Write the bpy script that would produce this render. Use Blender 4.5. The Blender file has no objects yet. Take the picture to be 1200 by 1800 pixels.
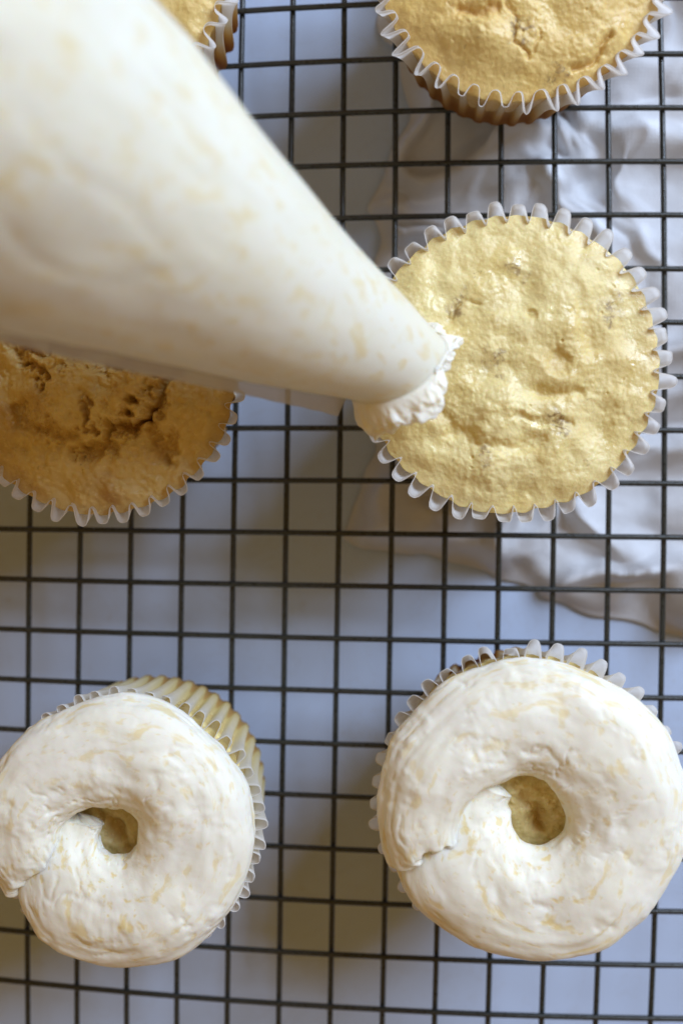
import bpy, math
import numpy as np
from mathutils import Matrix, Vector

SC = bpy.context.scene
COL = SC.collection
CM = 0.01                      # everything below is written in centimetres
RZ = 2.0                       # height of the rack's wires above the table
BASE = 2.16                    # the cupcakes stand here

# ------------------------------------------------------------------ camera
cam = bpy.data.cameras.new('camera')
camo = bpy.data.objects.new('camera', cam)
COL.objects.link(camo)
r_ = Vector((0.99899132, -0.00123283, -0.0448868))
u_ = Vector((-0.00123283, 0.9984932, -0.05486165))
d_ = Vector((-0.0448868, -0.05486165, -0.99748452))
M = Matrix((r_, u_, -d_)).transposed().to_4x4()
M.translation = Vector((0, 0, 29.6 * CM))
camo.matrix_world = M
cam.sensor_fit = 'VERTICAL'
cam.sensor_height = 36.0
cam.sensor_width = 24.0
cam.lens = 40.0
cam.clip_start = 0.005
cam.clip_end = 50.0
cam.dof.use_dof = True
cam.dof.focus_distance = 24.6 * CM
cam.dof.aperture_fstop = 7.0
SC.camera = camo

# ------------------------------------------------------------------ light
world = bpy.data.worlds.new('World')
SC.world = world
world.use_nodes = True
bg = world.node_tree.nodes['Background']
bg.inputs['Color'].default_value = (1.0, 0.58, 0.17, 1)
bg.inputs['Strength'].default_value = 0.28


def area(name, az, el, dist, size, power, color, target=(0, 0, 3)):
    L = bpy.data.lights.new(name, 'AREA')
    L.shape = 'RECTANGLE'
    L.size, L.size_y = size[0] * CM, size[1] * CM
    L.energy = power
    L.color = color
    o = bpy.data.objects.new(name, L)
    COL.objects.link(o)
    a, e = math.radians(az), math.radians(el)
    v = Vector((math.cos(a) * math.cos(e), math.sin(a) * math.cos(e), math.sin(e)))
    o.location = (Vector(target) + v * dist) * CM
    o.rotation_euler = (-v).to_track_quat('-Z', 'Y').to_euler()
    return o


area('window_light', 42, 39, 120, (62, 62), 21.5, (0.60, 0.75, 1.0))

SC.view_settings.view_transform = 'Standard'
SC.view_settings.look = 'None'
SC.view_settings.gamma = 1.0
SC.view_settings.use_curve_mapping = False
SC.view_settings.exposure = 0.0
SC.render.engine = 'CYCLES'
SC.cycles.use_denoising = True
SC.cycles.max_bounces = 8
SC.cycles.transparent_max_bounces = 12

# ------------------------------------------------------------------ noise
def _hash(ix, iy, iz, seed):
    h = (ix.astype(np.int64) * 374761393 + iy.astype(np.int64) * 668265263
         + iz.astype(np.int64) * 2147483647 + seed * 1274126177) & 0xFFFFFFFF
    h = ((h ^ (h >> 13)) * 1274126177) & 0xFFFFFFFF
    h = ((h ^ (h >> 16)) * 2246822519) & 0xFFFFFFFF
    return h ^ (h >> 15)


def perlin(p, seed=0):
    p = np.asarray(p, float)
    i = np.floor(p).astype(np.int64)
    f = p - i
    w = f * f * f * (f * (f * 6 - 15) + 10)
    out = 0
    for dx in (0, 1):
        wx = w[..., 0] if dx else 1 - w[..., 0]
        for dy in (0, 1):
            wy = w[..., 1] if dy else 1 - w[..., 1]
            for dz in (0, 1):
                wz = w[..., 2] if dz else 1 - w[..., 2]
                h = _hash(i[..., 0] + dx, i[..., 1] + dy, i[..., 2] + dz, seed)
                a = (h & 0xFFFF) / 65535.0 * 2 * np.pi
                c = ((h >> 16) & 0xFFFF) / 65535.0 * 2 - 1
                s = np.sqrt(1 - c * c)
                g = (np.cos(a) * s * (f[..., 0] - dx) + np.sin(a) * s * (f[..., 1] - dy) + c * (f[..., 2] - dz))
                out = out + wx * wy * wz * g
    return out * 1.5


def fbm(p, octaves=4, seed=0, gain=0.5, lac=2.03):
    a, s, out = 1.0, 1.0, 0
    for k in range(octaves):
        out = out + a * perlin(np.asarray(p) * s + 7.3 * k, seed + k)
        a *= gain
        s *= lac
    return out


def worley(p, seed=0):
    p = np.asarray(p, float)
    i = np.floor(p).astype(np.int64)
    best = np.full(p.shape[:-1], 9.0)
    sec = np.full(p.shape[:-1], 9.0)
    for dx in (-1, 0, 1):
        for dy in (-1, 0, 1):
            for dz in (-1, 0, 1):
                c = i + np.array([dx, dy, dz])
                h = _hash(c[..., 0], c[..., 1], c[..., 2], seed)
                q = np.stack([(h & 1023) / 1023.0, ((h >> 10) & 1023) / 1023.0, ((h >> 20) & 1023) / 1023.0], -1)
                d = np.linalg.norm(c + q - p, axis=-1)
                sec = np.minimum(sec, np.maximum(best, d))
                best = np.minimum(best, d)
    return best, sec


def sstep(a, b, x):
    t = np.clip((np.asarray(x, float) - a) / (b - a), 0, 1)
    return t * t * (3 - 2 * t)


def seg_dist(x, y, pts):
    best = np.full(np.shape(x), 99.0)
    for (ax, ay), (bx, by) in zip(pts[:-1], pts[1:]):
        vx, vy = bx - ax, by - ay
        t = np.clip(((x - ax) * vx + (y - ay) * vy) / (vx * vx + vy * vy + 1e-9), 0, 1)
        best = np.minimum(best, np.hypot(x - ax - t * vx, y - ay - t * vy))
    return best


def gauss(x, y, cx, cy, r):
    return np.exp(-((x - cx) ** 2 + (y - cy) ** 2) / (r * r))


# ------------------------------------------------------------------ meshes
def make_mesh(name, verts, quads, attrs=None, smooth=True, tris=None):
    verts = np.asarray(verts, float).reshape(-1, 3) * CM
    quads = np.asarray(quads, np.int32).reshape(-1, 4)
    nt = 0 if tris is None else len(tris)
    me = bpy.data.meshes.new(name)
    me.vertices.add(len(verts))
    me.vertices.foreach_set('co', verts.astype(np.float32).ravel())
    loops = quads.ravel()
    starts = np.arange(len(quads)) * 4
    if nt:
        t = np.asarray(tris, np.int32)
        starts = np.concatenate([starts, len(loops) + np.arange(nt) * 3])
        loops = np.concatenate([loops, t.ravel()])
    me.loops.add(len(loops))
    me.loops.foreach_set('vertex_index', loops.astype(np.int32))
    me.polygons.add(len(starts))
    me.polygons.foreach_set('loop_start', starts.astype(np.int32))
    me.update(calc_edges=True)
    me.validate()
    if smooth:
        me.polygons.foreach_set('use_smooth', np.ones(len(me.polygons), bool))
    for k, v in (attrs or {}).items():
        v = np.asarray(v, np.float32)
        if v.ndim > 1 and v.shape[-1] == 3:
            a = me.attributes.new(k, 'FLOAT_VECTOR', 'POINT')
            a.data.foreach_set('vector', v.reshape(-1, 3).ravel())
        else:
            a = me.attributes.new(k, 'FLOAT', 'POINT')
            a.data.foreach_set('value', v.ravel())
    me.update()
    return me


def grid_quads(nu, nv, wrap_u=False, wrap_v=False, off=0):
    iu = np.arange(nu if wrap_u else nu - 1)
    iv = np.arange(nv if wrap_v else nv - 1)
    a, b = np.meshgrid(iu, iv, indexing='ij')
    a2, b2 = (a + 1) % nu, (b + 1) % nv
    return np.stack([a * nv + b, a2 * nv + b, a2 * nv + b2, a * nv + b2], -1).reshape(-1, 4) + off


def obj(name, me, mat, parent=None, loc=None):
    o = bpy.data.objects.new(name, me)
    COL.objects.link(o)
    if mat:
        me.materials.clear()
        me.materials.append(mat)
    if parent:
        o.parent = parent
    if loc is not None:
        o.location = Vector(loc) * CM
    return o


def thing(name, label, cat, loc=(0, 0, 0), group=None):
    o = bpy.data.objects.new(name, None)
    COL.objects.link(o)
    o.empty_display_size = 0.01
    o.location = Vector(loc) * CM
    o['label'] = label
    o['category'] = cat
    if group:
        o['group'] = group
    return o


# ------------------------------------------------------------------ materials
class NT:
    def __init__(self, name):
        self.m = bpy.data.materials.new(name)
        self.m.use_nodes = True
        self.t = self.m.node_tree
        self.b = self.t.nodes['Principled BSDF']
        self.out = self.t.nodes['Material Output']

    def n(self, kind, **kw):
        o = self.t.nodes.new(kind)
        for k, v in kw.items():
            if k in o.inputs.keys():
                o.inputs[k].default_value = v
            else:
                setattr(o, k, v)
        return o

    def l(self, a, b):
        self.t.links.new(a, b)

    def noise(self, scale, detail=4, rough=0.5, vec=None, dist=0.0):
        o = self.n('ShaderNodeTexNoise')
        o.inputs['Scale'].default_value = scale
        o.inputs['Detail'].default_value = detail
        o.inputs['Roughness'].default_value = rough
        o.inputs['Distortion'].default_value = dist
        self.l(vec if vec is not None else self.obj(), o.inputs['Vector'])
        return o.outputs['Fac']

    def obj(self):
        if not hasattr(self, '_tc'):
            self._tc = self.n('ShaderNodeTexCoord')
        return self._tc.outputs['Object']

    def attr(self, name):
        o = self.n('ShaderNodeAttribute')
        o.attribute_name = name
        return o

    def ramp(self, fac, stops, interp='LINEAR'):
        o = self.n('ShaderNodeValToRGB')
        o.color_ramp.interpolation = interp
        e = o.color_ramp.elements
        while len(e) < len(stops):
            e.new(0.5)
        for q, (p, c) in zip(e, stops):
            q.position = p
            q.color = (c[0], c[1], c[2], 1) if hasattr(c, '__len__') else (c, c, c, 1)
        self.l(fac, o.inputs['Fac'])
        return o.outputs['Color']

    def mix(self, fac, a, b, mode='MIX'):
        o = self.n('ShaderNodeMix', data_type='RGBA', blend_type=mode)
        for sock, v in ((o.inputs[0], fac), (o.inputs[6], a), (o.inputs[7], b)):
            if isinstance(v, (int, float)):
                sock.default_value = v
            elif isinstance(v, tuple):
                sock.default_value = (*v, 1)
            else:
                self.l(v, sock)
        return o.outputs[2]

    def math(self, op, a, b=0.0):
        o = self.n('ShaderNodeMath', operation=op)
        for sock, v in ((o.inputs[0], a), (o.inputs[1], b)):
            if isinstance(v, (int, float)):
                sock.default_value = v
            else:
                self.l(v, sock)
        return o.outputs[0]

    def bump(self, h, strength, dist, prev=None):
        o = self.n('ShaderNodeBump')
        o.inputs['Strength'].default_value = strength
        o.inputs['Distance'].default_value = dist
        self.l(h, o.inputs['Height'])
        if prev is not None:
            self.l(prev, o.inputs['Normal'])
        return o.outputs['Normal']


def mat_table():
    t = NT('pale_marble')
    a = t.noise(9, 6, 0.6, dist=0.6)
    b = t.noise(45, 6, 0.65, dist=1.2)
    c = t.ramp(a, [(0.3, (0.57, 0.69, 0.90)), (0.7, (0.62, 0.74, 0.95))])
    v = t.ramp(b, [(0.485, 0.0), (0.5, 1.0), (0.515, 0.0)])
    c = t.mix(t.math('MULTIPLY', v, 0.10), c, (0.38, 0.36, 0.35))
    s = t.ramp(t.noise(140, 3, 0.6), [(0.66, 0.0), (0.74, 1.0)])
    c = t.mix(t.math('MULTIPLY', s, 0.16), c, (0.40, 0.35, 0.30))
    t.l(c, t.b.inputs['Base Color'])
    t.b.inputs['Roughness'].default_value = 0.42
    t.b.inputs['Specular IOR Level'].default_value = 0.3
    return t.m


def mat_napkin():
    t = NT('white_linen')
    c = t.ramp(t.noise(60, 5, 0.6), [(0.3, (0.66, 0.67, 0.69)), (0.7, (0.78, 0.79, 0.81))])
    t.l(c, t.b.inputs['Base Color'])
    t.b.inputs['Roughness'].default_value = 0.9
    t.b.inputs['Specular IOR Level'].default_value = 0.1
    w1 = t.n('ShaderNodeTexWave', wave_type='BANDS', bands_direction='X')
    w2 = t.n('ShaderNodeTexWave', wave_type='BANDS', bands_direction='Y')
    for w in (w1, w2):
        w.inputs['Scale'].default_value = 380
        w.inputs['Distortion'].default_value = 1.5
        t.l(t.obj(), w.inputs['Vector'])
    h = t.math('ADD', w1.outputs['Fac'], w2.outputs['Fac'])
    t.l(t.bump(t.noise(1400, 4, 0.7), 0.35, 0.0004, t.bump(h, 0.08, 0.0003)), t.b.inputs['Normal'])
    return t.m


def mat_wire():
    t = NT('dark_coated_wire')
    c = t.ramp(t.noise(300, 4, 0.6), [(0.3, (0.014, 0.017, 0.014)), (0.7, (0.026, 0.030, 0.026))])
    t.l(c, t.b.inputs['Base Color'])
    r = t.ramp(t.noise(900, 3), [(0.3, 0.24), (0.7, 0.38)])
    t.l(r, t.b.inputs['Roughness'])
    t.b.inputs['Specular IOR Level'].default_value = 0.7
    t.l(t.bump(t.noise(1500, 3), 0.25, 0.0002), t.b.inputs['Normal'])
    return t.m


def mat_cake(name, pale, mid, brown, wet=0.5, mottle=0.30):
    t = NT(name)
    a = t.noise(130, 6, 0.62)
    c = t.ramp(a, [(0.30, mid), (0.52, tuple(0.5 * (x + y) for x, y in zip(pale, mid))), (0.72, pale)])
    # browned crust: patches and the rim
    e = t.attr('crust').outputs['Fac']
    p = t.ramp(t.noise(75, 5, 0.6), [(0.50, 0.0), (0.72, 1.0)])
    k = t.math('ADD', t.math('MULTIPLY', p, mottle), e)
    k = t.math('MINIMUM', k, 1.0)
    c = t.mix(k, c, brown)
    lf = t.noise(32, 3, 0.55)
    c = t.mix(t.math('MULTIPLY', t.ramp(lf, [(0.40, 0.0), (0.66, 1.0)]), 0.55), c, tuple(x * y for x, y in zip(mid, (0.90, 0.84, 0.72))))
    # darker banana fibres and pores
    s = t.ramp(t.noise(620, 4, 0.6, dist=0.8), [(0.30, 1.0), (0.37, 0.0)])
    g = t.ramp(t.noise(60, 3, 0.5), [(0.5, 0.0), (0.66, 1.0)])
    c = t.mix(t.math('MULTIPLY', t.math('MULTIPLY', s, g), 0.55), c, (0.20, 0.10, 0.035))
    f = t.attr('fibre').outputs['Fac']
    f2 = t.ramp(t.noise(420, 4, 0.6, dist=1.5), [(0.42, 1.0), (0.50, 0.0)])
    c = t.mix(t.math('MULTIPLY', t.math('ADD', t.math('MULTIPLY', f, f2), t.math('MULTIPLY', f, 0.30)), 0.75), c, (0.30, 0.19, 0.08))
    f3 = t.ramp(t.noise(500, 3, 0.6), [(0.55, 0.0), (0.62, 1.0)])
    c = t.mix(t.math('MULTIPLY', t.math('MULTIPLY', f, f3), 0.4), c, (0.74, 0.62, 0.40))
    bn = t.ramp(t.noise(110, 3, 0.5, dist=0.6), [(0.60, 0.0), (0.72, 1.0)])
    c = t.mix(t.math('MULTIPLY', bn, 0.55 * wet), c, tuple(x * y for x, y in zip(mid, (0.72, 0.66, 0.60))))
    # bright crumb grains
    gr = t.ramp(t.noise(900, 3, 0.6), [(0.58, 0.0), (0.70, 1.0)])
    c = t.mix(t.math('MULTIPLY', gr, 0.30), c, tuple(min(1, x * 1.25) for x in pale))
    t.l(c, t.b.inputs['Base Color'])
    w = t.noise(85, 4, 0.6)
    r = t.ramp(w, [(0.42, 0.58), (0.60, 0.58 - 0.30 * wet)])
    sp = t.ramp(t.noise(330, 3, 0.6), [(0.53, 0.0), (0.60, 1.0)])
    wz = t.ramp(w, [(0.44, 0.0), (0.58, 1.0)])
    r = t.mix(t.math('MULTIPLY', t.math('MULTIPLY', sp, wz), 0.9 * wet), r, (0.09, 0.09, 0.09))
    t.l(r, t.b.inputs['Roughness'])
    t.b.inputs['Specular IOR Level'].default_value = 0.6
    t.b.inputs['Subsurface Weight'].default_value = 0.25
    t.b.inputs['Subsurface Radius'].default_value = (1.0, 0.55, 0.2)
    t.b.inputs['Subsurface Scale'].default_value = 0.0018
    n1 = t.bump(t.noise(520, 5, 0.65), 0.42, 0.0007)
    v = t.n('ShaderNodeTexVoronoi')
    v.inputs['Scale'].default_value = 1100
    t.l(t.obj(), v.inputs['Vector'])
    n2 = t.bump(v.outputs['Distance'], 0.18, 0.0004, n1)
    t.l(n2, t.b.inputs['Normal'])
    return t.m


def mat_paper(name, low, mid, pale=(0.86, 0.80, 0.64), pm=0.65):
    t = NT(name)
    s = t.attr('stain').outputs['Fac']
    c = t.ramp(s, [(0.0, (0.95, 0.94, 0.92)), (0.35, pale), (pm, mid), (1.0, low)])
    c = t.mix(0.15, c, t.ramp(t.noise(160, 4, 0.6), [(0.35, (0.75, 0.72, 0.68)), (0.65, (1, 1, 1))]), 'MULTIPLY')
    nt = t.t
    d = t.n('ShaderNodeBsdfDiffuse')
    tr = t.n('ShaderNodeBsdfTranslucent')
    g = t.n('ShaderNodeBsdfGlossy')
    g.inputs['Roughness'].default_value = 0.45
    m1 = t.n('ShaderNodeMixShader')
    m2 = t.n('ShaderNodeMixShader')
    t.l(c, d.inputs['Color'])
    t.l(c, tr.inputs['Color'])
    m1.inputs[0].default_value = 0.60
    t.l(d.outputs[0], m1.inputs[1])
    t.l(tr.outputs[0], m1.inputs[2])
    m2.inputs[0].default_value = 0.03
    t.l(m1.outputs[0], m2.inputs[1])
    t.l(g.outputs[0], m2.inputs[2])
    b = t.bump(t.noise(500, 3), 0.15, 0.0003)
    t.l(b, d.inputs['Normal'])
    nt.nodes.remove(t.b)
    t.l(m2.outputs[0], t.out.inputs['Surface'])
    return t.m


def mat_frosting(name, use_uv=True, fleck=1.0, soft=False, lo=0.555, wd=0.10):
    t = NT(name)
    if use_uv:
        vec = t.attr('flow').outputs['Vector']
        k = 1.0
    else:
        vec = t.obj()
        k = 100.0
    w = t.noise(0.6 * k, 3, 0.5, vec)
    f1 = t.ramp(t.noise(3.6 * k, 3, 0.55, vec, 0.3), [(lo, 0.0), (lo + wd, 1.0)])
    f2 = t.ramp(t.noise(6.5 * k, 2, 0.5, vec, 0.2), [(0.64, 0.0), (0.70, 1.0)])
    z = t.ramp(w, [(0.35, 0.5), (0.65, 1.0)])
    f = t.math('MULTIPLY', t.math('MAXIMUM', f1, t.math('MULTIPLY', f2, 0.8)), z)
    c0 = t.ramp(t.noise(1.2 * k, 4, 0.5, vec), [(0.3, (0.89, 0.85, 0.69)), (0.7, (0.92, 0.89, 0.76))])
    c = t.mix(t.math('MULTIPLY', f, 0.85 * fleck), c0, (0.83, 0.66, 0.28))
    t.l(c, t.b.inputs['Base Color'])
    t.b.inputs['Roughness'].default_value = 0.52
    t.b.inputs['Specular IOR Level'].default_value = 0.25
    t.b.inputs['Subsurface Weight'].default_value = 0.35
    t.b.inputs['Subsurface Radius'].default_value = (1.0, 0.7, 0.4)
    t.b.inputs['Subsurface Scale'].default_value = 0.003
    if not soft:
        n1 = t.bump(t.noise(3.2 * k, 4, 0.5, vec), 0.16, 0.0010)
        n2 = t.bump(f, 0.12, 0.0006, n1)
        t.l(n2, t.b.inputs['Normal'])
    return t.m


def mat_film(name, alpha, rough=0.25, tint=(0.9, 0.9, 0.9)):
    t = NT(name)
    tr = t.n('ShaderNodeBsdfTransparent')
    tr.inputs['Color'].default_value = (0.96, 0.955, 0.93, 1)
    d = t.n('ShaderNodeBsdfTranslucent')
    d2 = t.n('ShaderNodeBsdfDiffuse')
    g = t.n('ShaderNodeBsdfGlossy')
    g.inputs['Roughness'].default_value = rough
    for q in (d, d2):
        q.inputs['Color'].default_value = (*tint, 1)
    a = t.n('ShaderNodeMixShader')
    a.inputs[0].default_value = 0.5
    t.l(d.outputs[0], a.inputs[1])
    t.l(d2.outputs[0], a.inputs[2])
    b = t.n('ShaderNodeMixShader')
    b.inputs[0].default_value = alpha
    t.l(tr.outputs[0], b.inputs[1])
    t.l(a.outputs[0], b.inputs[2])
    c = t.n('ShaderNodeMixShader')
    c.inputs[0].default_value = 0.06
    t.l(b.outputs[0], c.inputs[1])
    t.l(g.outputs[0], c.inputs[2])
    t.l(c.outputs[0], t.out.inputs['Surface'])
    t.t.nodes.remove(t.b)
    return t.m


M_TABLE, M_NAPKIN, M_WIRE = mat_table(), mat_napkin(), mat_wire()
M_CAKE = mat_cake('moist_banana_cake', (0.88, 0.77, 0.39), (0.77, 0.61, 0.24), (0.56, 0.35, 0.10), 0.85, 0.25)
M_CAKE_DRY = mat_cake('golden_cake', (0.84, 0.66, 0.27), (0.73, 0.51, 0.16), (0.55, 0.29, 0.07), 0.5, 0.4)
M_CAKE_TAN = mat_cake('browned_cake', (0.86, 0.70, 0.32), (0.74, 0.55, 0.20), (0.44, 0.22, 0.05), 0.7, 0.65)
M_PAPER = mat_paper('greaseproof_paper', (0.50, 0.24, 0.06), (0.74, 0.53, 0.22))
M_PAPER_Y = mat_paper('greaseproof_paper_yellow', (0.70, 0.46, 0.17), (0.93, 0.83, 0.42), (0.96, 0.91, 0.66), 0.86)
M_FROST = mat_frosting('piped_frosting')
M_FROST_BAG = mat_frosting('bagged_frosting', True, 0.78, True, 0.53, 0.13)
M_FROST_TIP = mat_frosting('fresh_frosting', False, 0.25)
M_FILM = mat_film('clear_bag_film', 0.04, 0.22)
M_SEAM = mat_film('seam_film', 0.50, 0.3, (0.80, 0.77, 0.72))

# ------------------------------------------------------------------ setting: table
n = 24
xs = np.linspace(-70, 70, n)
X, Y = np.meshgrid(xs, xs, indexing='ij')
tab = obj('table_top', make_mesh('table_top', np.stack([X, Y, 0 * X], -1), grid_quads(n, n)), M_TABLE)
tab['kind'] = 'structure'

# ------------------------------------------------------------------ linen napkin
def build_napkin():
    nu, nv = 260, 300
    u = np.linspace(0, 1, nu)
    v = np.linspace(0, 1, nv)
    U, Vv = np.meshgrid(u, v, indexing='ij')
    c00, c10, c01, c11 = map(np.array, ([-0.9, -2.3], [11.5, -6.0], [0.1, 14.5], [12.5, 13.5]))
    P = ((1 - U) * (1 - Vv))[..., None] * c00 + (U * (1 - Vv))[..., None] * c10 \
        + ((1 - U) * Vv)[..., None] * c01 + (U * Vv)[..., None] * c11
    x, y = P[..., 0], P[..., 1]
    p = np.stack([x, y, 0 * x], -1)
    wx = fbm(p * 0.16 + 3, 2, 11) * 1.5
    wy = fbm(p * 0.16 + 9, 2, 12) * 1.5
    q = np.stack([x + wx, y + wy, 0 * x], -1)
    e1 = 1 - np.abs(perlin(q * np.array([0.34, 0.20, 0]) + 1.7, 21)) * 2.4
    e2 = 1 - np.abs(perlin(q * np.array([0.25, 0.50, 0]) + 5.1, 22)) * 2.4
    e3 = 1 - np.abs(perlin(q * np.array([0.75, 0.65, 0]) + 2.2, 23)) * 2.2
    e4 = 1 - np.abs(perlin(q * np.array([1.5, 1.3, 0]) + 6.2, 26)) * 2.2
    big = fbm(p * 0.15 + 4, 2, 24)
    z = 0.26 + 0.22 * big + 0.66 * sstep(0.0, 1.05, e1) + 0.58 * sstep(0.0, 1.05, e2) + 0.15 * sstep(0.0, 1.05, e3) + 0.03 * sstep(0, 1.05, e4)
    z += 0.02 * fbm(p * 2.0, 3, 27)
    edge = np.minimum(np.minimum(U / (0.06 + 0.05 * perlin(p * 0.35, 61)), Vv / (0.05 + 0.03 * perlin(p * 0.3, 62))), 1)
    z = 0.05 + (z - 0.05) * (0.03 + 0.97 * sstep(0, 1, edge) ** 0.8)
    z = np.clip(z, 0.012, None)
    z = np.where(z > 1.45, 1.45 + 0.3 * np.tanh((z - 1.45) / 0.3), z)
    px = x + 0.9 * fbm(p * 0.28, 3, 31) - 0.25 * perlin(p * 0.8, 33) * z
    py = y + 0.28 * fbm(p * 0.45, 3, 32)
    o = obj('linen_napkin', make_mesh('linen_napkin', np.stack([px, py, z], -1), grid_quads(nu, nv)), M_NAPKIN)
    s = o.modifiers.new('cloth', 'SOLIDIFY')
    s.thickness = 0.04 * CM
    s.offset = 1
    o['label'] = 'crumpled white linen napkin lying under the right side of the rack'
    o['category'] = 'napkin'


build_napkin()

# ------------------------------------------------------------------ cooling rack
rack = thing('cooling_rack', 'dark wire cooling rack with a square grid under the cupcakes', 'cooling rack', (0, 0, 0))
CV = [-1.2883, 1.2817, 0.0028, 0.1465, -0.0364, -0.0006, -0.0276, -0.0185]
CH = [-2.0475, -1.2849, -0.0034, -0.1055, -0.0269, 0.0007, 0.0055, 0.0322]
rng = np.random.default_rng(5)


def wire(pts, rad):
    pts = np.asarray(pts, float)
    T = np.gradient(pts, axis=0)
    T /= np.linalg.norm(T, axis=1)[:, None]
    up = np.array([0, 0, 1.0])
    S = np.cross(T, up)
    S /= np.linalg.norm(S, axis=1)[:, None]
    W = np.cross(S, T)
    a = np.arange(10) / 10 * 2 * np.pi
    V = pts[:, None] + rad * (np.cos(a)[None, :, None] * S[:, None] + np.sin(a)[None, :, None] * W[:, None])
    obj('wire', make_mesh('wire', V, grid_quads(len(pts), 10, False, True)), M_WIRE, rack)


def poly(c, k, t):
    k2 = np.clip(k, -9, 12)
    return (c[0] + c[1] * k + c[2] * k2 * k2 + c[3] * t + c[4] * k * t + c[5] * k2 * k2 * t + c[6] * t * t + c[7] * k * t * t)


for i in range(-4, 18):                       # wires running up the picture, underneath
    y = np.linspace(-20, 16.5, 26)
    t = np.clip(y, -15, 12) / 10
    x = poly(CV, i - 6.0, t) + 0.012 * perlin(np.stack([y * 0.25, 0 * y + i * 3.1, 0 * y], -1), 3)
    z = RZ - 0.07 + 0.010 * perlin(np.stack([y * 0.2, 0 * y + i * 2.3, 0 * y], -1), 4)
    wire(np.stack([x, y, z], -1), 0.069)
for j in range(-4, 24):                       # wires running across, on top
    x = np.linspace(-16, 14.5, 24)
    t = np.clip(x, -11, 9) / 10
    y = poly(CH, j - 10.0, t) + 0.012 * perlin(np.stack([x * 0.25, 0 * x + j * 3.7, 0 * x], -1), 5)
    z = RZ + 0.07 + 0.010 * perlin(np.stack([x * 0.2, 0 * x + j * 1.9, 0 * x], -1), 6)
    wire(np.stack([x, y, z], -1), 0.069)

# ------------------------------------------------------------------ cupcakes
def liner(parent, npl, rb, rin, rout, h, skew, seed, mat, amp_b=0.09, stain_top=0.80, ridge=0.35, phase=0.0):
    per = 16
    rg = np.random.default_rng(seed)
    nth = npl * per
    psi = np.linspace(0, 2 * np.pi * npl, nth, endpoint=False)
    pl = np.floor(psi / (2 * np.pi) + 0.5).astype(int) % npl
    ja = 1 + rg.normal(0, 0.23, npl)
    jp = rg.normal(0, 0.48, npl)
    jh = rg.normal(0, 0.035, npl)
    loc = psi - 2 * np.pi * np.round(psi / (2 * np.pi))      # -pi..pi inside one pleat
    blend = np.cos(loc / 2) ** 2
    c = np.tanh(1.7 * np.cos(psi)) / np.tanh(1.7)
    nz = 18
    w = np.linspace(0, 1, nz) ** 0.9
    rows = []
    stain = []
    for k, t in enumerate(w):
        mean = rb + ((rin + rout) / 2 - rb) * (0.60 * t + 0.40 * t ** 5)
        amp = amp_b * sstep(-0.25, 0.12, t) + ((rout - rin) / 2 - amp_b) * t ** 1.3
        a = amp * (1 + (ja[pl] - 1) * blend)
        th = (psi + skew * (0.25 + 0.75 * t) * np.sin(psi) + jp[pl] * blend * t) / npl + phase
        wob = 0.035 * t * perlin(np.stack([3 * np.cos(th), 3 * np.sin(th), 0 * th + t * 1.5], -1), seed)
        rad = mean + a * c + wob
        z = h * t + jh[pl] * blend * t * t + 0.03 * t * perlin(np.stack([2 * np.cos(th), 2 * np.sin(th), 0 * th], -1), seed + 5)
        rows.append(np.stack([rad * np.cos(th), rad * np.sin(th), z], -1))
        low = 1 - sstep(0.0, stain_top, t)
        stain.append(np.clip(low * (1.0 - ridge * (0.5 + 0.5 * c) * sstep(0.02, 0.30, t)) + 0.10 * (1 - t) * (0.5 - 0.5 * c), 0, 1))
    # rounded foot and closed bottom
    foot = rows[0].copy()
    foot[:, :2] *= 0.965
    foot[:, 2] = -0.045
    rows[0][:, 2] = 0.03
    rows.insert(0, foot)
    stain.insert(0, np.ones(nth))
    # the cut edge of the paper
    rim = rows[-1]
    tg = np.roll(rim, -1, 0) - np.roll(rim, 1, 0)
    nrm = np.stack([-tg[:, 1], tg[:, 0], 0 * tg[:, 0]], -1)
    nrm /= np.linalg.norm(nrm, axis=1)[:, None] + 1e-9
    lip = rim + nrm * 0.013
    rows.append(lip)
    stain.append(np.zeros(nth))
    low_lip = lip.copy()
    low_lip[:, 2] -= 0.03
    rows.append(low_lip)
    stain.append(np.zeros(nth))
    V = np.stack(rows)
    ctr = np.array([[0, 0, -0.045]])
    nr = len(rows)
    quads = grid_quads(nr, nth, False, True)
    quads = quads[:, ::-1]
    k = np.arange(nth)
    tris = np.stack([np.full(nth, nr * nth), (k + 1) % nth, k], -1)
    me = make_mesh('paper_liner', np.concatenate([V.reshape(-1, 3), ctr]), quads,
                   {'stain': np.concatenate([np.stack(stain).ravel(), [1.0]])}, tris=tris)
    return obj('paper_liner', me, mat, parent)


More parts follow.
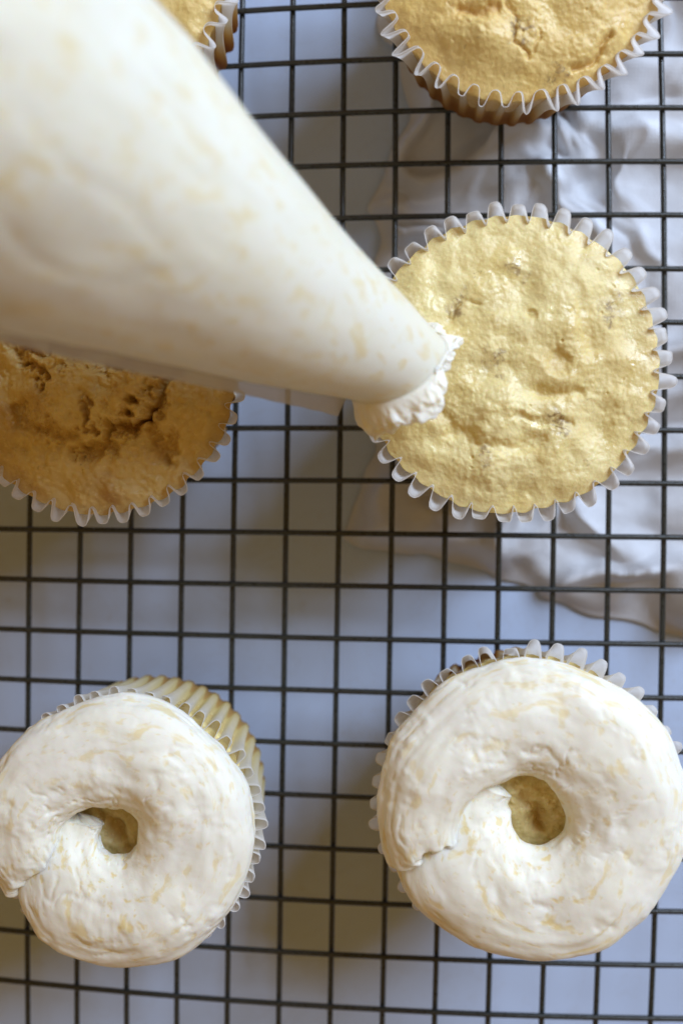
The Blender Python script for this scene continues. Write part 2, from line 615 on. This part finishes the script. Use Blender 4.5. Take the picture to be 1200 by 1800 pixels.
def cake(parent, npl, rb, redge, zedge, dome, seed, mat, nth=480, nr=150, feats=None, jag=0.10, rim=0.38, all_rough=0.06, rough=1.0, lump=1.0, phase=0.0, flat=2.0):
    th = np.linspace(0, 2 * np.pi, nth, endpoint=False)
    rr = np.linspace(0, 1, nr) ** 0.85
    R, T = np.meshgrid(rr, th, indexing='ij')
    wob = 0.03 * np.cos(npl * (T - phase)) * (0.6 + perlin(np.stack([4 * np.cos(T), 4 * np.sin(T), 0 * T], -1), seed + 70)) * sstep(0.80, 1.0, R) + 0.05 * perlin(np.stack([2.2 * np.cos(T), 2.2 * np.sin(T), 0 * T], -1), seed) * R
    rad = redge * R + wob
    x, y = rad * np.cos(T), rad * np.sin(T)
    p = np.stack([x, y, 0 * x + seed * 1.37], -1)
    z = zedge + dome * (1 - R ** flat)
    fade = 1 - sstep(0.86, 1.0, R) * 0.75
    d = 0.20 * lump * fbm(p * 0.80, 2, seed + 1)
    bl = 1 - np.abs(fbm(p * 1.5 + 4, 3, seed + 2))
    d += 0.025 * lump * (bl - 0.75)
    f1, f2 = worley(p * 3.2 + 0.35 * fbm(p * 4, 2, seed + 9)[..., None], seed + 3)
    patch = sstep(-0.15, 0.35, fbm(p * 0.9 + 8, 3, seed + 4))
    d += 0.040 * rough * (all_rough + (1 - all_rough) * patch) * (0.55 - f1)
    h1, _ = worley(p * 4.3 + 3.1, seed + 31)
    d -= 0.035 * sstep(0.20, 0.06, h1) * sstep(0.15, 0.45, fbm(p * 1.1 + 2, 3, seed + 32))
    d += 0.034 * lump * fbm(p * 2.1 + 5, 3, seed + 33)
    g1, g2 = worley(p * 8.0, seed + 6)
    d += 0.028 * rough * (all_rough + (1 - all_rough) * patch) * (0.5 - g1)
    d += 0.008 * rough * fbm(p * 7.0, 4, seed + 5)
    crust = rim * sstep(0.88, 1.0, R) * (0.6 + 0.8 * perlin(p * 0.8, seed + 8))
    fibre = 0 * x
    fbw = 0.10 / jag
    wobx = jag * fbm(p * 2.5, 4, seed + 40)
    woby = jag * fbm(p * 2.5 + 6, 4, seed + 41)
    for ft in (feats or []):
        kind = ft[0]
        if kind == 'groove':
            dist = seg_dist(x + wobx, y + woby, ft[1])
            w, dep, dk = ft[2], ft[3], ft[4]
            m = np.exp(-(dist / w) ** 2)
            d -= dep * m
            crust = crust + dk * np.exp(-(dist / (w * 0.8)) ** 2)
        elif kind == 'step':                  # one side of the crack stands proud
            dist = seg_dist(x + wobx + ft[5][0], y + woby + ft[5][1], ft[1])
            d += ft[3] * np.exp(-(dist / ft[2]) ** 2)
        elif kind == 'bump':
            d += ft[4] * gauss(x + wobx, y + woby, ft[1], ft[2], ft[3])
        elif kind == 'pit':
            m = gauss(x + 0.6 * wobx, y + 0.6 * woby, ft[1], ft[2], ft[3])
            d -= ft[4] * sstep(0.15, 0.8, m)
            crust = crust + ft[5] * m
        elif kind == 'fibre':
            fibre = fibre + sstep(0.25, 0.9, gauss(x + 3.5 * fbw * wobx, y + 3.5 * fbw * woby, ft[1], ft[2], ft[3])) * 0.85
    z = z + d * fade
    top = np.stack([x, y, z], -1)
    # side wall down inside the paper
    ns = 7
    rows = []
    for k in range(1, ns + 1):
        t = 1 - k / ns
        q = top[-1].copy()
        s = (rb + (redge - rb) * t) / redge
        q[:, :2] *= s
        q[:, 2] = 0.06 + (top[-1][:, 2] - 0.06) * t
        rows.append(q)
    V = np.concatenate([top, np.stack(rows)], 0)
    A = np.clip(np.concatenate([crust, np.full((ns, nth), 0.6)], 0), 0, 1)
    Fb = np.clip(np.concatenate([fibre, np.zeros((ns, nth))], 0), 0, 1)
    ctr = np.array([[0, 0, 0.06]])
    q = grid_quads(nr + ns, nth, False, True)
    k = np.arange(nth)
    last = (nr + ns - 1) * nth
    tris = np.stack([np.full(nth, (nr + ns) * nth), last + (k + 1) % nth, last + k], -1)
    me = make_mesh('cake', np.concatenate([V.reshape(-1, 3), ctr]), q,
                   {'crust': np.append(A.ravel(), 0.6), 'fibre': np.append(Fb.ravel(), 0)}, tris=tris)
    return obj('cake', me, mat, parent)


GR = 'cupcakes standing on the cooling rack'

# plain, half under the tip of the piping bag
t = thing('cupcake', 'unfrosted yellow cupcake with moist top and white liner touched by the piping bag', 'cupcake', (2.45, 1.75, BASE), GR)
liner(t, 42, 2.52, 2.99, 3.35, 3.50, 0.66, 101, M_PAPER, phase=0.03)
cake(t, 42, 2.40, 3.09, 3.34, 0.34, 7, M_CAKE, 560, 190, [
    ('pit', 0.95, 0.05, 0.28, 0.10, 0.40),
    ('groove', [(0.60, -0.52), (0.95, -0.60), (1.45, -0.62)], 0.12, 0.10, 0.22),
    ('groove', [(-1.45, -0.95), (-1.2, -1.35), (-0.6, -1.66), (-0.1, -1.75), (0.55, -1.58)], 0.16, 0.11, 0.14),
    ('groove', [(1.30, 1.60), (1.45, 1.1), (1.72, 0.3)], 0.14, 0.06, 0.10),
    ('groove', [(0.10, -1.05), (0.75, -1.22), (1.25, -1.18)], 0.09, 0.08, 0.22),
    ('groove', [(-1.25, 1.05), (-1.0, 1.35), (-0.72, 1.3)], 0.05, 0.05, 0.30),
    ('bump', -0.25, -0.70, 0.62, 0.15), ('bump', 0.05, 2.05, 0.30, 0.12), ('bump', 1.2, -0.1, 0.45, 0.08),
    ('bump', -0.3, -2.1, 0.7, 0.08), ('bump', 0.9, -1.55, 0.4, 0.07),
    ('bump', -0.9, 1.9, 0.5, 0.06), ('bump', 0.9, 1.1, 0.5, 0.07),
    ('pit', 0.42, 1.02, 0.12, 0.07, 0.5),
    ('fibre', 1.98, 1.22, 0.30), ('fibre', 2.12, 0.85, 0.16), ('fibre', -0.35, 0.12, 0.22), ('fibre', 0.12, 2.05, 0.22),
    ('fibre', 1.0, -1.25, 0.34), ('fibre', -0.55, -1.85, 0.25), ('fibre', -1.1, 1.2, 0.22)],
    rough=0.85, lump=0.85, phase=0.03, flat=2.2, rim=0.26)

# plain, cut by the top edge of the picture
t = thing('cupcake', 'golden domed unfrosted cupcake at the top right, white liner turning brown at its foot', 'cupcake', (2.66, 10.22, BASE), GR)
liner(t, 40, 2.60, 2.88, 3.30, 3.45, -0.35, 102, M_PAPER, amp_b=0.035, stain_top=0.95, ridge=0.12, phase=0.05)
cake(t, 40, 2.44, 3.00, 3.18, 0.55, 23, M_CAKE_DRY, 520, 170, [
    ('groove', [(1.72, -1.75), (1.62, -2.05), (1.45, -2.25), (1.05, -2.4)], 0.08, 0.14, 0.6),
    ('groove', [(-1.25, -1.2), (-0.95, -1.35), (-0.55, -1.25)], 0.12, 0.13, 0.7),
    ('groove', [(-0.35, -1.1), (-0.15, -1.55), (-0.2, -1.9), (0.1, -2.2)], 0.05, 0.07, 0.35),
    ('groove', [(0.3, -1.7), (0.2, -2.1)], 0.05, 0.06, 0.35),
    ('bump', -0.9, -1.75, 0.35, 0.07), ('bump', 0.5, -1.9, 0.3, 0.07), ('bump', 1.9, -1.7, 0.3, 0.09), ('bump', 1.1, -2.0, 0.25, 0.06),
    ('fibre', 0.75, -2.6, 0.2), ('fibre', -0.1, -1.8, 0.25)], rough=1.15, lump=0.9, phase=0.05, flat=2.4)

# plain, in the bag's shadow
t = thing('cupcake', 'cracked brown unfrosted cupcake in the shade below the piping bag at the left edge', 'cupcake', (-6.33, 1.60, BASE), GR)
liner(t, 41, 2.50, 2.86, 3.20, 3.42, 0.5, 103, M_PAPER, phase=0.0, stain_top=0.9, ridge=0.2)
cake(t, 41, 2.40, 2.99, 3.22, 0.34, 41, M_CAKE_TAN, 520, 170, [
    ('groove', [(1.60, 0.45), (1.50, -0.25), (1.20, -0.75), (0.95, -1.00), (0.40, -1.20), (-0.15, -1.62)], 0.18, 0.40, 0.30),
    ('groove', [(1.20, -0.75), (0.95, -1.00), (0.40, -1.20)], 0.08, 0.08, 0.35),
    ('step', [(1.15, 0.25), (0.92, -0.35), (0.58, -0.80), (0.10, -1.00)], 0.34, 0.32, 0, (0, 0)),
    ('step', [(1.75, 0.1), (1.72, -0.4), (1.50, -0.85)], 0.26, 0.10, 0, (0, 0)),
    ('groove', [(0.95, -1.02), (1.35, -1.25), (1.65, -1.70)], 0.15, 0.24, 0.28),
    ('groove', [(-1.40, 0.20), (-1.20, 0.0), (-1.05, -0.12)], 0.13, 0.26, 0.7),
    ('groove', [(-0.12, -0.62), (0.0, -0.80), (-0.05, -0.98)], 0.12, 0.24, 0.5),
    ('groove', [(-1.7, -0.8), (-0.9, -1.20), (-0.4, -1.1)], 0.20, 0.24, 0.25),
    ('groove', [(-1.6, 0.6), (-0.4, 0.35), (0.5, 0.30), (1.2, 0.2)], 0.17, 0.30, 0.40),
    ('pit', 0.35, -2.62, 0.40, 0.02, 0.8), ('bump', -0.6, -0.5, 0.55, 0.16), ('bump', 0.4, -1.9, 0.7, 0.10), ('bump', -1.3, -1.6, 0.6, 0.10)],
    rough=3.2, lump=1.8, flat=2.5, jag=0.30, all_rough=0.5)

# plain, peeping out over the bag
t = thing('cupcake', 'unfrosted cupcake mostly hidden behind the piping bag at the top left', 'cupcake', (-6.42, 10.2, BASE), GR)
liner(t, 38, 2.66, 2.90, 3.30, 3.45, -0.30, 104, M_PAPER, stain_top=0.95, ridge=0.15, phase=0.07)
cake(t, 38, 2.50, 3.00, 3.2, 0.4, 61, M_CAKE_DRY, 360, 110, phase=0.07)


# ------------------------------------------------------------------ piped frosting
def catmull(keys, t):
    ks = np.array([k[0] for k in keys], float)
    vals = np.array([k[1:] for k in keys], float)
    m = np.gradient(vals, ks, axis=0)
    i = np.clip(np.searchsorted(ks, t) - 1, 0, len(ks) - 2)
    h = ks[i + 1] - ks[i]
    s = np.clip((t - ks[i]) / h, 0, 1)[:, None]
    h = h[:, None]
    return ((2 * s ** 3 - 3 * s ** 2 + 1) * vals[i] + (s ** 3 - 2 * s ** 2 + s) * h * m[i]
            + (-2 * s ** 3 + 3 * s ** 2) * vals[i + 1] + (s ** 3 - s ** 2) * h * m[i + 1])


def strand(parent, keys, seed, nu=620, nv=150, ox=0.0, oy=0.0, dents=()):
    """keys: angle, ring radius, half width, centre height, half height"""
    a0, a1 = keys[0][0], keys[-1][0]
    ang = np.linspace(a0, a1, nu)
    K = catmull(keys, ang)
    rc, hw, zc, hh = K.T
    th = np.radians(ang)
    v = np.linspace(0, 2 * np.pi, nv, endpoint=False)
    TH, VV = np.meshgrid(th, v, indexing='ij')
    sgn = np.cos(VV)
    sz = np.sin(VV)
    # squashed below, fuller towards the outside
    s_end = np.minimum((ang - a0) / 7.0, (a1 - ang) / 3.5)
    cap = np.sqrt(np.clip(1 - (1 - np.clip(s_end, 0, 1)) ** 2, 0, 1))[:, None] * 0.92 + 0.08
    pw = np.sign(sz) * np.abs(sz) ** np.where(sgn > 0, 1.12, 0.95)
    radial = rc[:, None] + hw[:, None] * cap * np.sign(sgn) * np.abs(sgn) ** 0.9
    Z = zc[:, None] + hh[:, None] * cap * np.where(pw > 0, 0.98 * pw, 0.70 * pw)
    rag = np.exp(-np.clip((a1 - ang) / 9.0, 0, 9))[:, None]
    TH = TH + rag * 0.09 * fbm(np.stack([1.6 * np.cos(VV), 1.6 * np.sin(VV), 0 * VV], -1), 3, seed + 25)
    P = np.stack([ox + radial * np.cos(TH), oy + radial * np.sin(TH), Z], -1)
    dU = np.gradient(P, axis=0)
    dV = (np.roll(P, -1, 1) - np.roll(P, 1, 1))
    N = np.cross(dU, dV)
    N /= np.linalg.norm(N, axis=-1)[..., None] + 1e-9
    ctr = np.stack([ox + rc[:, None] * np.cos(TH), oy + rc[:, None] * np.sin(TH), zc[:, None] + 0 * TH], -1)
    flip = np.sign(np.sum(N * (P - ctr), -1))
    N *= flip[..., None]
    arc = (th * 1.8)[:, None] + 0 * VV
    flow = np.stack([arc, 1.1 * np.cos(VV) + 0.35 * perlin(P * 0.7, seed + 3), 1.1 * np.sin(VV)], -1)
    # soft swirls drawn out along the strand, a few creases and small pits
    d = 0.12 * fbm(P * 0.5, 2, seed)
    d += 0.075 * fbm(flow * np.array([0.40, 1.1, 1.1]), 3, seed + 11)
    d += 0.012 * fbm(flow * np.array([1.1, 4.0, 4.0]), 3, seed + 20)
    zone = sstep(0.0, 0.4, fbm(P * 0.7 + 2, 2, seed + 13))
    rd = 1 - np.abs(fbm(flow * np.array([0.7, 1.7, 1.7]) + 3, 3, seed + 12)) * 2.0
    d -= 0.038 * np.clip(rd, 0, 1) ** 7 * zone
    f1, _ = worley(flow * np.array([2.6, 4.6, 4.6]), seed + 15)
    pm = sstep(0.10, 0.40, fbm(P * 0.9 + 5, 2, seed + 14))
    d -= 0.016 * pm * sstep(0.34, 0.10, f1)
    d += 0.030 * pm * fbm(P * 2.4, 3, seed + 18)
    d += 0.005 * fbm(P * 5.0, 3, seed + 16)
    # ragged ends
    er = np.exp(-np.clip(s_end, 0, 9) * 1.1)[:, None]
    d += 0.10 * er * fbm(P * 2.4, 4, seed + 19)
    for (ax, ay, r, dep) in dents:
        d -= dep * gauss(P[..., 0], P[..., 1], ax, ay, r) * (P[..., 2] > ctr[..., 2])
    P = P + N * d[..., None]
    F = flow * np.array([0.62, 1.0, 1.0])
    c0 = P[0].mean(0)
    c1 = P[-1].mean(0)
    nn = nu * nv
    k = np.arange(nv)
    tris = np.concatenate([np.stack([np.full(nv, nn), k, (k + 1) % nv], -1),
                           np.stack([np.full(nv, nn + 1), (nu - 1) * nv + (k + 1) % nv, (nu - 1) * nv + k], -1)])
    V = np.concatenate([P.reshape(-1, 3), [c0, c1]])
    FF = np.concatenate([F.reshape(-1, 3), [F[0, 0], F[-1, 0]]])
    me = make_mesh('frosting_ring', V, grid_quads(nu, nv, False, True)[:, ::-1], {'flow': FF}, tris=tris)
    return obj('frosting_ring', me, M_FROST, parent)


t = thing('cupcake', 'cupcake with a large white frosting ring and wide centre hole at the bottom right', 'cupcake', (2.85, -7.42, BASE), GR)
liner(t, 42, 2.56, 2.92, 3.36, 3.50, 0.60, 105, M_PAPER, phase=0.04, stain_top=0.9)
cake(t, 42, 2.44, 3.02, 3.20, 0.30, 77, M_CAKE, 360, 130, [
    ('groove', [(-0.1, 0.1), (0.2, -0.2), (0.3, -0.6)], 0.12, 0.14, 0.4), ('pit', 0.25, -0.45, 0.28, 0.16, 0.6), ('bump', -0.1, 0.3, 0.25, 0.1)], phase=0.04, rough=2.2)
strand(t, [(148, 1.15, 0.72, 3.72, 0.45), (175, 1.45, 1.02, 3.76, 0.52), (195, 1.64, 1.25, 3.76, 0.60), (212, 1.78, 1.38, 3.80, 0.66),
           (240, 1.90, 1.32, 3.88, 0.72), (270, 2.02, 1.22, 3.94, 0.76), (320, 2.02, 1.22, 3.96, 0.76), (370, 1.96, 1.26, 3.97, 0.78),
           (420, 1.95, 1.24, 4.00, 0.80), (465, 1.99, 1.22, 4.02, 0.80), (500, 2.06, 1.12, 4.08, 0.76), (530, 2.20, 0.95, 4.16, 0.66),
           (550, 2.32, 0.84, 4.18, 0.54), (565, 2.38, 0.74, 4.14, 0.44)], 300, ox=0.02, oy=-0.04)

t = thing('cupcake', 'cupcake with a smaller white frosting ring and yellow pleated liner at the bottom left', 'cupcake', (-5.75, -8.14, BASE), GR)
liner(t, 46, 2.60, 2.70, 3.03, 3.40, 0.45, 106, M_PAPER_Y, phase=0.02, amp_b=0.04, stain_top=1.15, ridge=0.62)
cake(t, 46, 2.46, 2.74, 3.15, 0.28, 93, M_CAKE, 360, 130, [
    ('pit', -0.25, -0.1, 0.25, 0.14, 0.5), ('groove', [(-0.6, 0.2), (-0.2, 0.0), (0.0, -0.5)], 0.12, 0.12, 0.4)], phase=0.02, rough=2.2)
strand(t, [(160, 1.00, 0.66, 3.70, 0.45), (190, 1.25, 0.90, 3.74, 0.52), (210, 1.52, 1.10, 3.78, 0.62), (230, 1.68, 1.16, 3.86, 0.70),
           (270, 1.74, 1.16, 3.92, 0.74), (320, 1.72, 1.20, 3.94, 0.76), (370, 1.68, 1.22, 3.95, 0.78),
           (420, 1.70, 1.20, 3.98, 0.78), (465, 1.72, 1.18, 4.00, 0.78), (500, 1.80, 1.08, 4.04, 0.74), (535, 1.98, 0.94, 4.10, 0.64),
           (556, 2.06, 0.84, 4.06, 0.52), (572, 2.10, 0.76, 3.92, 0.42)], 420, ox=-0.04, oy=0.08)

# ------------------------------------------------------------------ piping bag
bag = thing('piping_bag', 'clear plastic piping bag full of flecked white frosting reaching in from the top left', 'piping bag', (0.0, 1.68, 6.75))
MO = np.array([0.0, 1.68, 6.75])
EN = np.array([-6.06, 5.00, 12.0])
AX = EN - MO
LEN = np.linalg.norm(AX)
AX = AX / LEN
SIDE = np.cross(AX, np.array([0, 0, 1.0]))
SIDE /= np.linalg.norm(SIDE)                 # points to the upper right of the picture
UPV = np.cross(SIDE, AX)


def bag_profile(s):
    return np.interp(s, [-0.2, 0, LEN, 13.0, 15.5, 17.0, 18.5, 20.0], [0.93, 0.98, 3.16, 4.0, 3.9, 3.2, 1.6, 0.7])


def mouth_cut(A):
    return -0.05 - 0.46 * np.cos(A) - 0.10 * np.sin(A)


def bag_surface(offset, s0, s1, nu, nv, seed, wr=1.0):
    s = np.linspace(s0, s1, nu)
    a = np.linspace(0, 2 * np.pi, nv, endpoint=False)
    S, A = np.meshgrid(s, a, indexing='ij')
    R = bag_profile(S)
    R = (R + np.roll(R, 1, 0) * (np.arange(nu) > 0)[:, None] + R[0] * (np.arange(nu) == 0)[:, None]) / 2
    q = np.stack([np.cos(A) * R, np.sin(A) * R, S], -1)
    wv = wr * (0.045 * fbm(q * 0.35, 3, seed) * np.clip(S / 4, 0.25, 2) + 0.012 * fbm(q * np.array([1.2, 1.2, 0.4]), 3, seed + 1))
    cr = 1 - np.abs(fbm(np.stack([2.2 * np.cos(A), 2.2 * np.sin(A), S * 0.22], -1) + 4, 3, seed + 2)) * 2.2
    wv = wv - 0.035 * np.clip(cr, 0, 1) ** 5 * sstep(4.0, 8.0, S) + 0.02 * fbm(np.stack([1.4 * np.cos(A), 1.4 * np.sin(A), S * 0.3], -1), 3, seed + 3) * sstep(1.0, 5.0, S)
    R = R + offset + wv
    S = S + mouth_cut(A) * (1 - sstep(-0.2, 3.0, S))
    P = S[..., None] * AX + (R * np.cos(A))[..., None] * SIDE + (R * np.sin(A))[..., None] * UPV
    flow = np.stack([q[..., 0], q[..., 1], S * 0.75], -1) * 0.85
    return P, flow, A, S


P, flow, A, S = bag_surface(0.0, -0.02, 20.0, 160, 160, 500)
obj('frosting_filling', make_mesh('frosting_filling', P, grid_quads(160, 160, False, True)[:, ::-1], {'flow': flow}), M_FROST_BAG, bag)
P, flow, A, S = bag_surface(0.035, -0.12, 20.0, 160, 160, 500)
P[0] += (0.05 * perlin(np.stack([A[0] * 3, 0 * A[0], 0 * A[0]], -1), 9))[:, None] * AX
P[1] += (0.02 * perlin(np.stack([A[0] * 3, 0 * A[0], 0 * A[0]], -1), 9))[:, None] * AX
film = obj('bag_film', make_mesh('bag_film', P, grid_quads(160, 160, False, True)[:, ::-1]), M_FILM, bag)

# welded seam standing off the lower left side
ns, nw = 120, 8
s = np.linspace(0.42, 15.5, ns)
w = np.linspace(0, 1, nw)
Sg, Wg = np.meshgrid(s, w, indexing='ij')
ang = math.radians(180 + 14)
rad = bag_profile(Sg) - 0.06 + (0.40 + 0.03 * perlin(np.stack([Sg * 3, 0 * Sg, 0 * Sg], -1), 71)) * Wg
an = ang - 0.10 * Wg + 0.03 * np.sin(Sg * 0.9)
P = Sg[..., None] * AX + (rad * np.cos(an))[..., None] * SIDE + (rad * np.sin(an))[..., None] * UPV
o = obj('seam', make_mesh('seam', P, grid_quads(ns, nw)), M_SEAM, bag)
m = o.modifiers.new('film', 'SOLIDIFY')
m.thickness = 0.02 * CM

# frosting squeezing out of the cut mouth
nu, nv = 170, 380
prof = np.array([[0.35, 0.86], [0.12, 0.93], [-0.05, 0.97], [-0.20, 1.10], [-0.36, 1.15], [-0.52, 1.08], [-0.60, 0.85], [-0.58, 0.5], [-0.54, 0.0]])
tt = np.linspace(0, len(prof) - 1, nu)
Ps = np.interp(tt, np.arange(len(prof)), prof[:, 0])
Pr = np.interp(tt, np.arange(len(prof)), prof[:, 1])
ker = np.ones(9) / 9
Ps = np.convolve(np.pad(Ps, 4, 'edge'), ker, 'valid')
Pr = np.convolve(np.pad(Pr, 4, 'edge'), ker, 'valid')
a = np.linspace(0, 2 * np.pi, nv, endpoint=False)
Sg, Ag = np.meshgrid(Ps, a, indexing='ij')
Rg = np.repeat(Pr[:, None], nv, 1)
q = np.stack([Rg * np.cos(Ag), Rg * np.sin(Ag), Sg], -1)
out = sstep(-0.08, -0.25, Sg) * sstep(0.3, 0.9, Rg)
lobe = fbm(np.stack([1.1 * np.cos(Ag), 1.1 * np.sin(Ag), 0 * Ag + 2.7], -1), 3, 89)
back = 0.12 * (0.5 + 0.5 * np.cos(Ag - math.radians(30))) - 0.16 * lobe
ruf = fbm(q * 1.5, 3, 81)
q = q + 0.22 * np.stack([fbm(q * 2.2 + 1, 3, 86), fbm(q * 2.2 + 5, 3, 87), fbm(q * 2.2 + 9, 3, 88)], -1)
f1, _ = worley(q * 3.6, 82)
f2, _ = worley(q * 7.5, 85)
f1 = 0.9 * f1 + 0.15 * f2
dR = out * (0.20 * ruf + 0.11 * (0.5 - f1) + 0.02 * fbm(q * 5, 3, 83))
dS = sstep(-0.02, -0.30, Sg) * back - out * (0.16 * fbm(q * 1.7 + 5, 3, 84) + 0.09 * (0.5 - f1))
low = 0.5 + 0.5 * np.cos(Ag - math.radians(205))
dR = dR + out * (0.26 * low + 0.12 * lobe)
dS = dS - out * 0.30 * low
Rg = np.clip(Rg + dR, 0, None)
Sg = Sg + dS + mouth_cut(Ag) * np.clip(Rg / 0.9, 0, 1)
P = Sg[..., None] * AX + (Rg * np.cos(Ag))[..., None] * SIDE + (Rg * np.sin(Ag))[..., None] * UPV
obj('squeezed_frosting', make_mesh('squeezed_frosting', P, grid_quads(nu, nv, False, True)), M_FROST_TIP, bag)
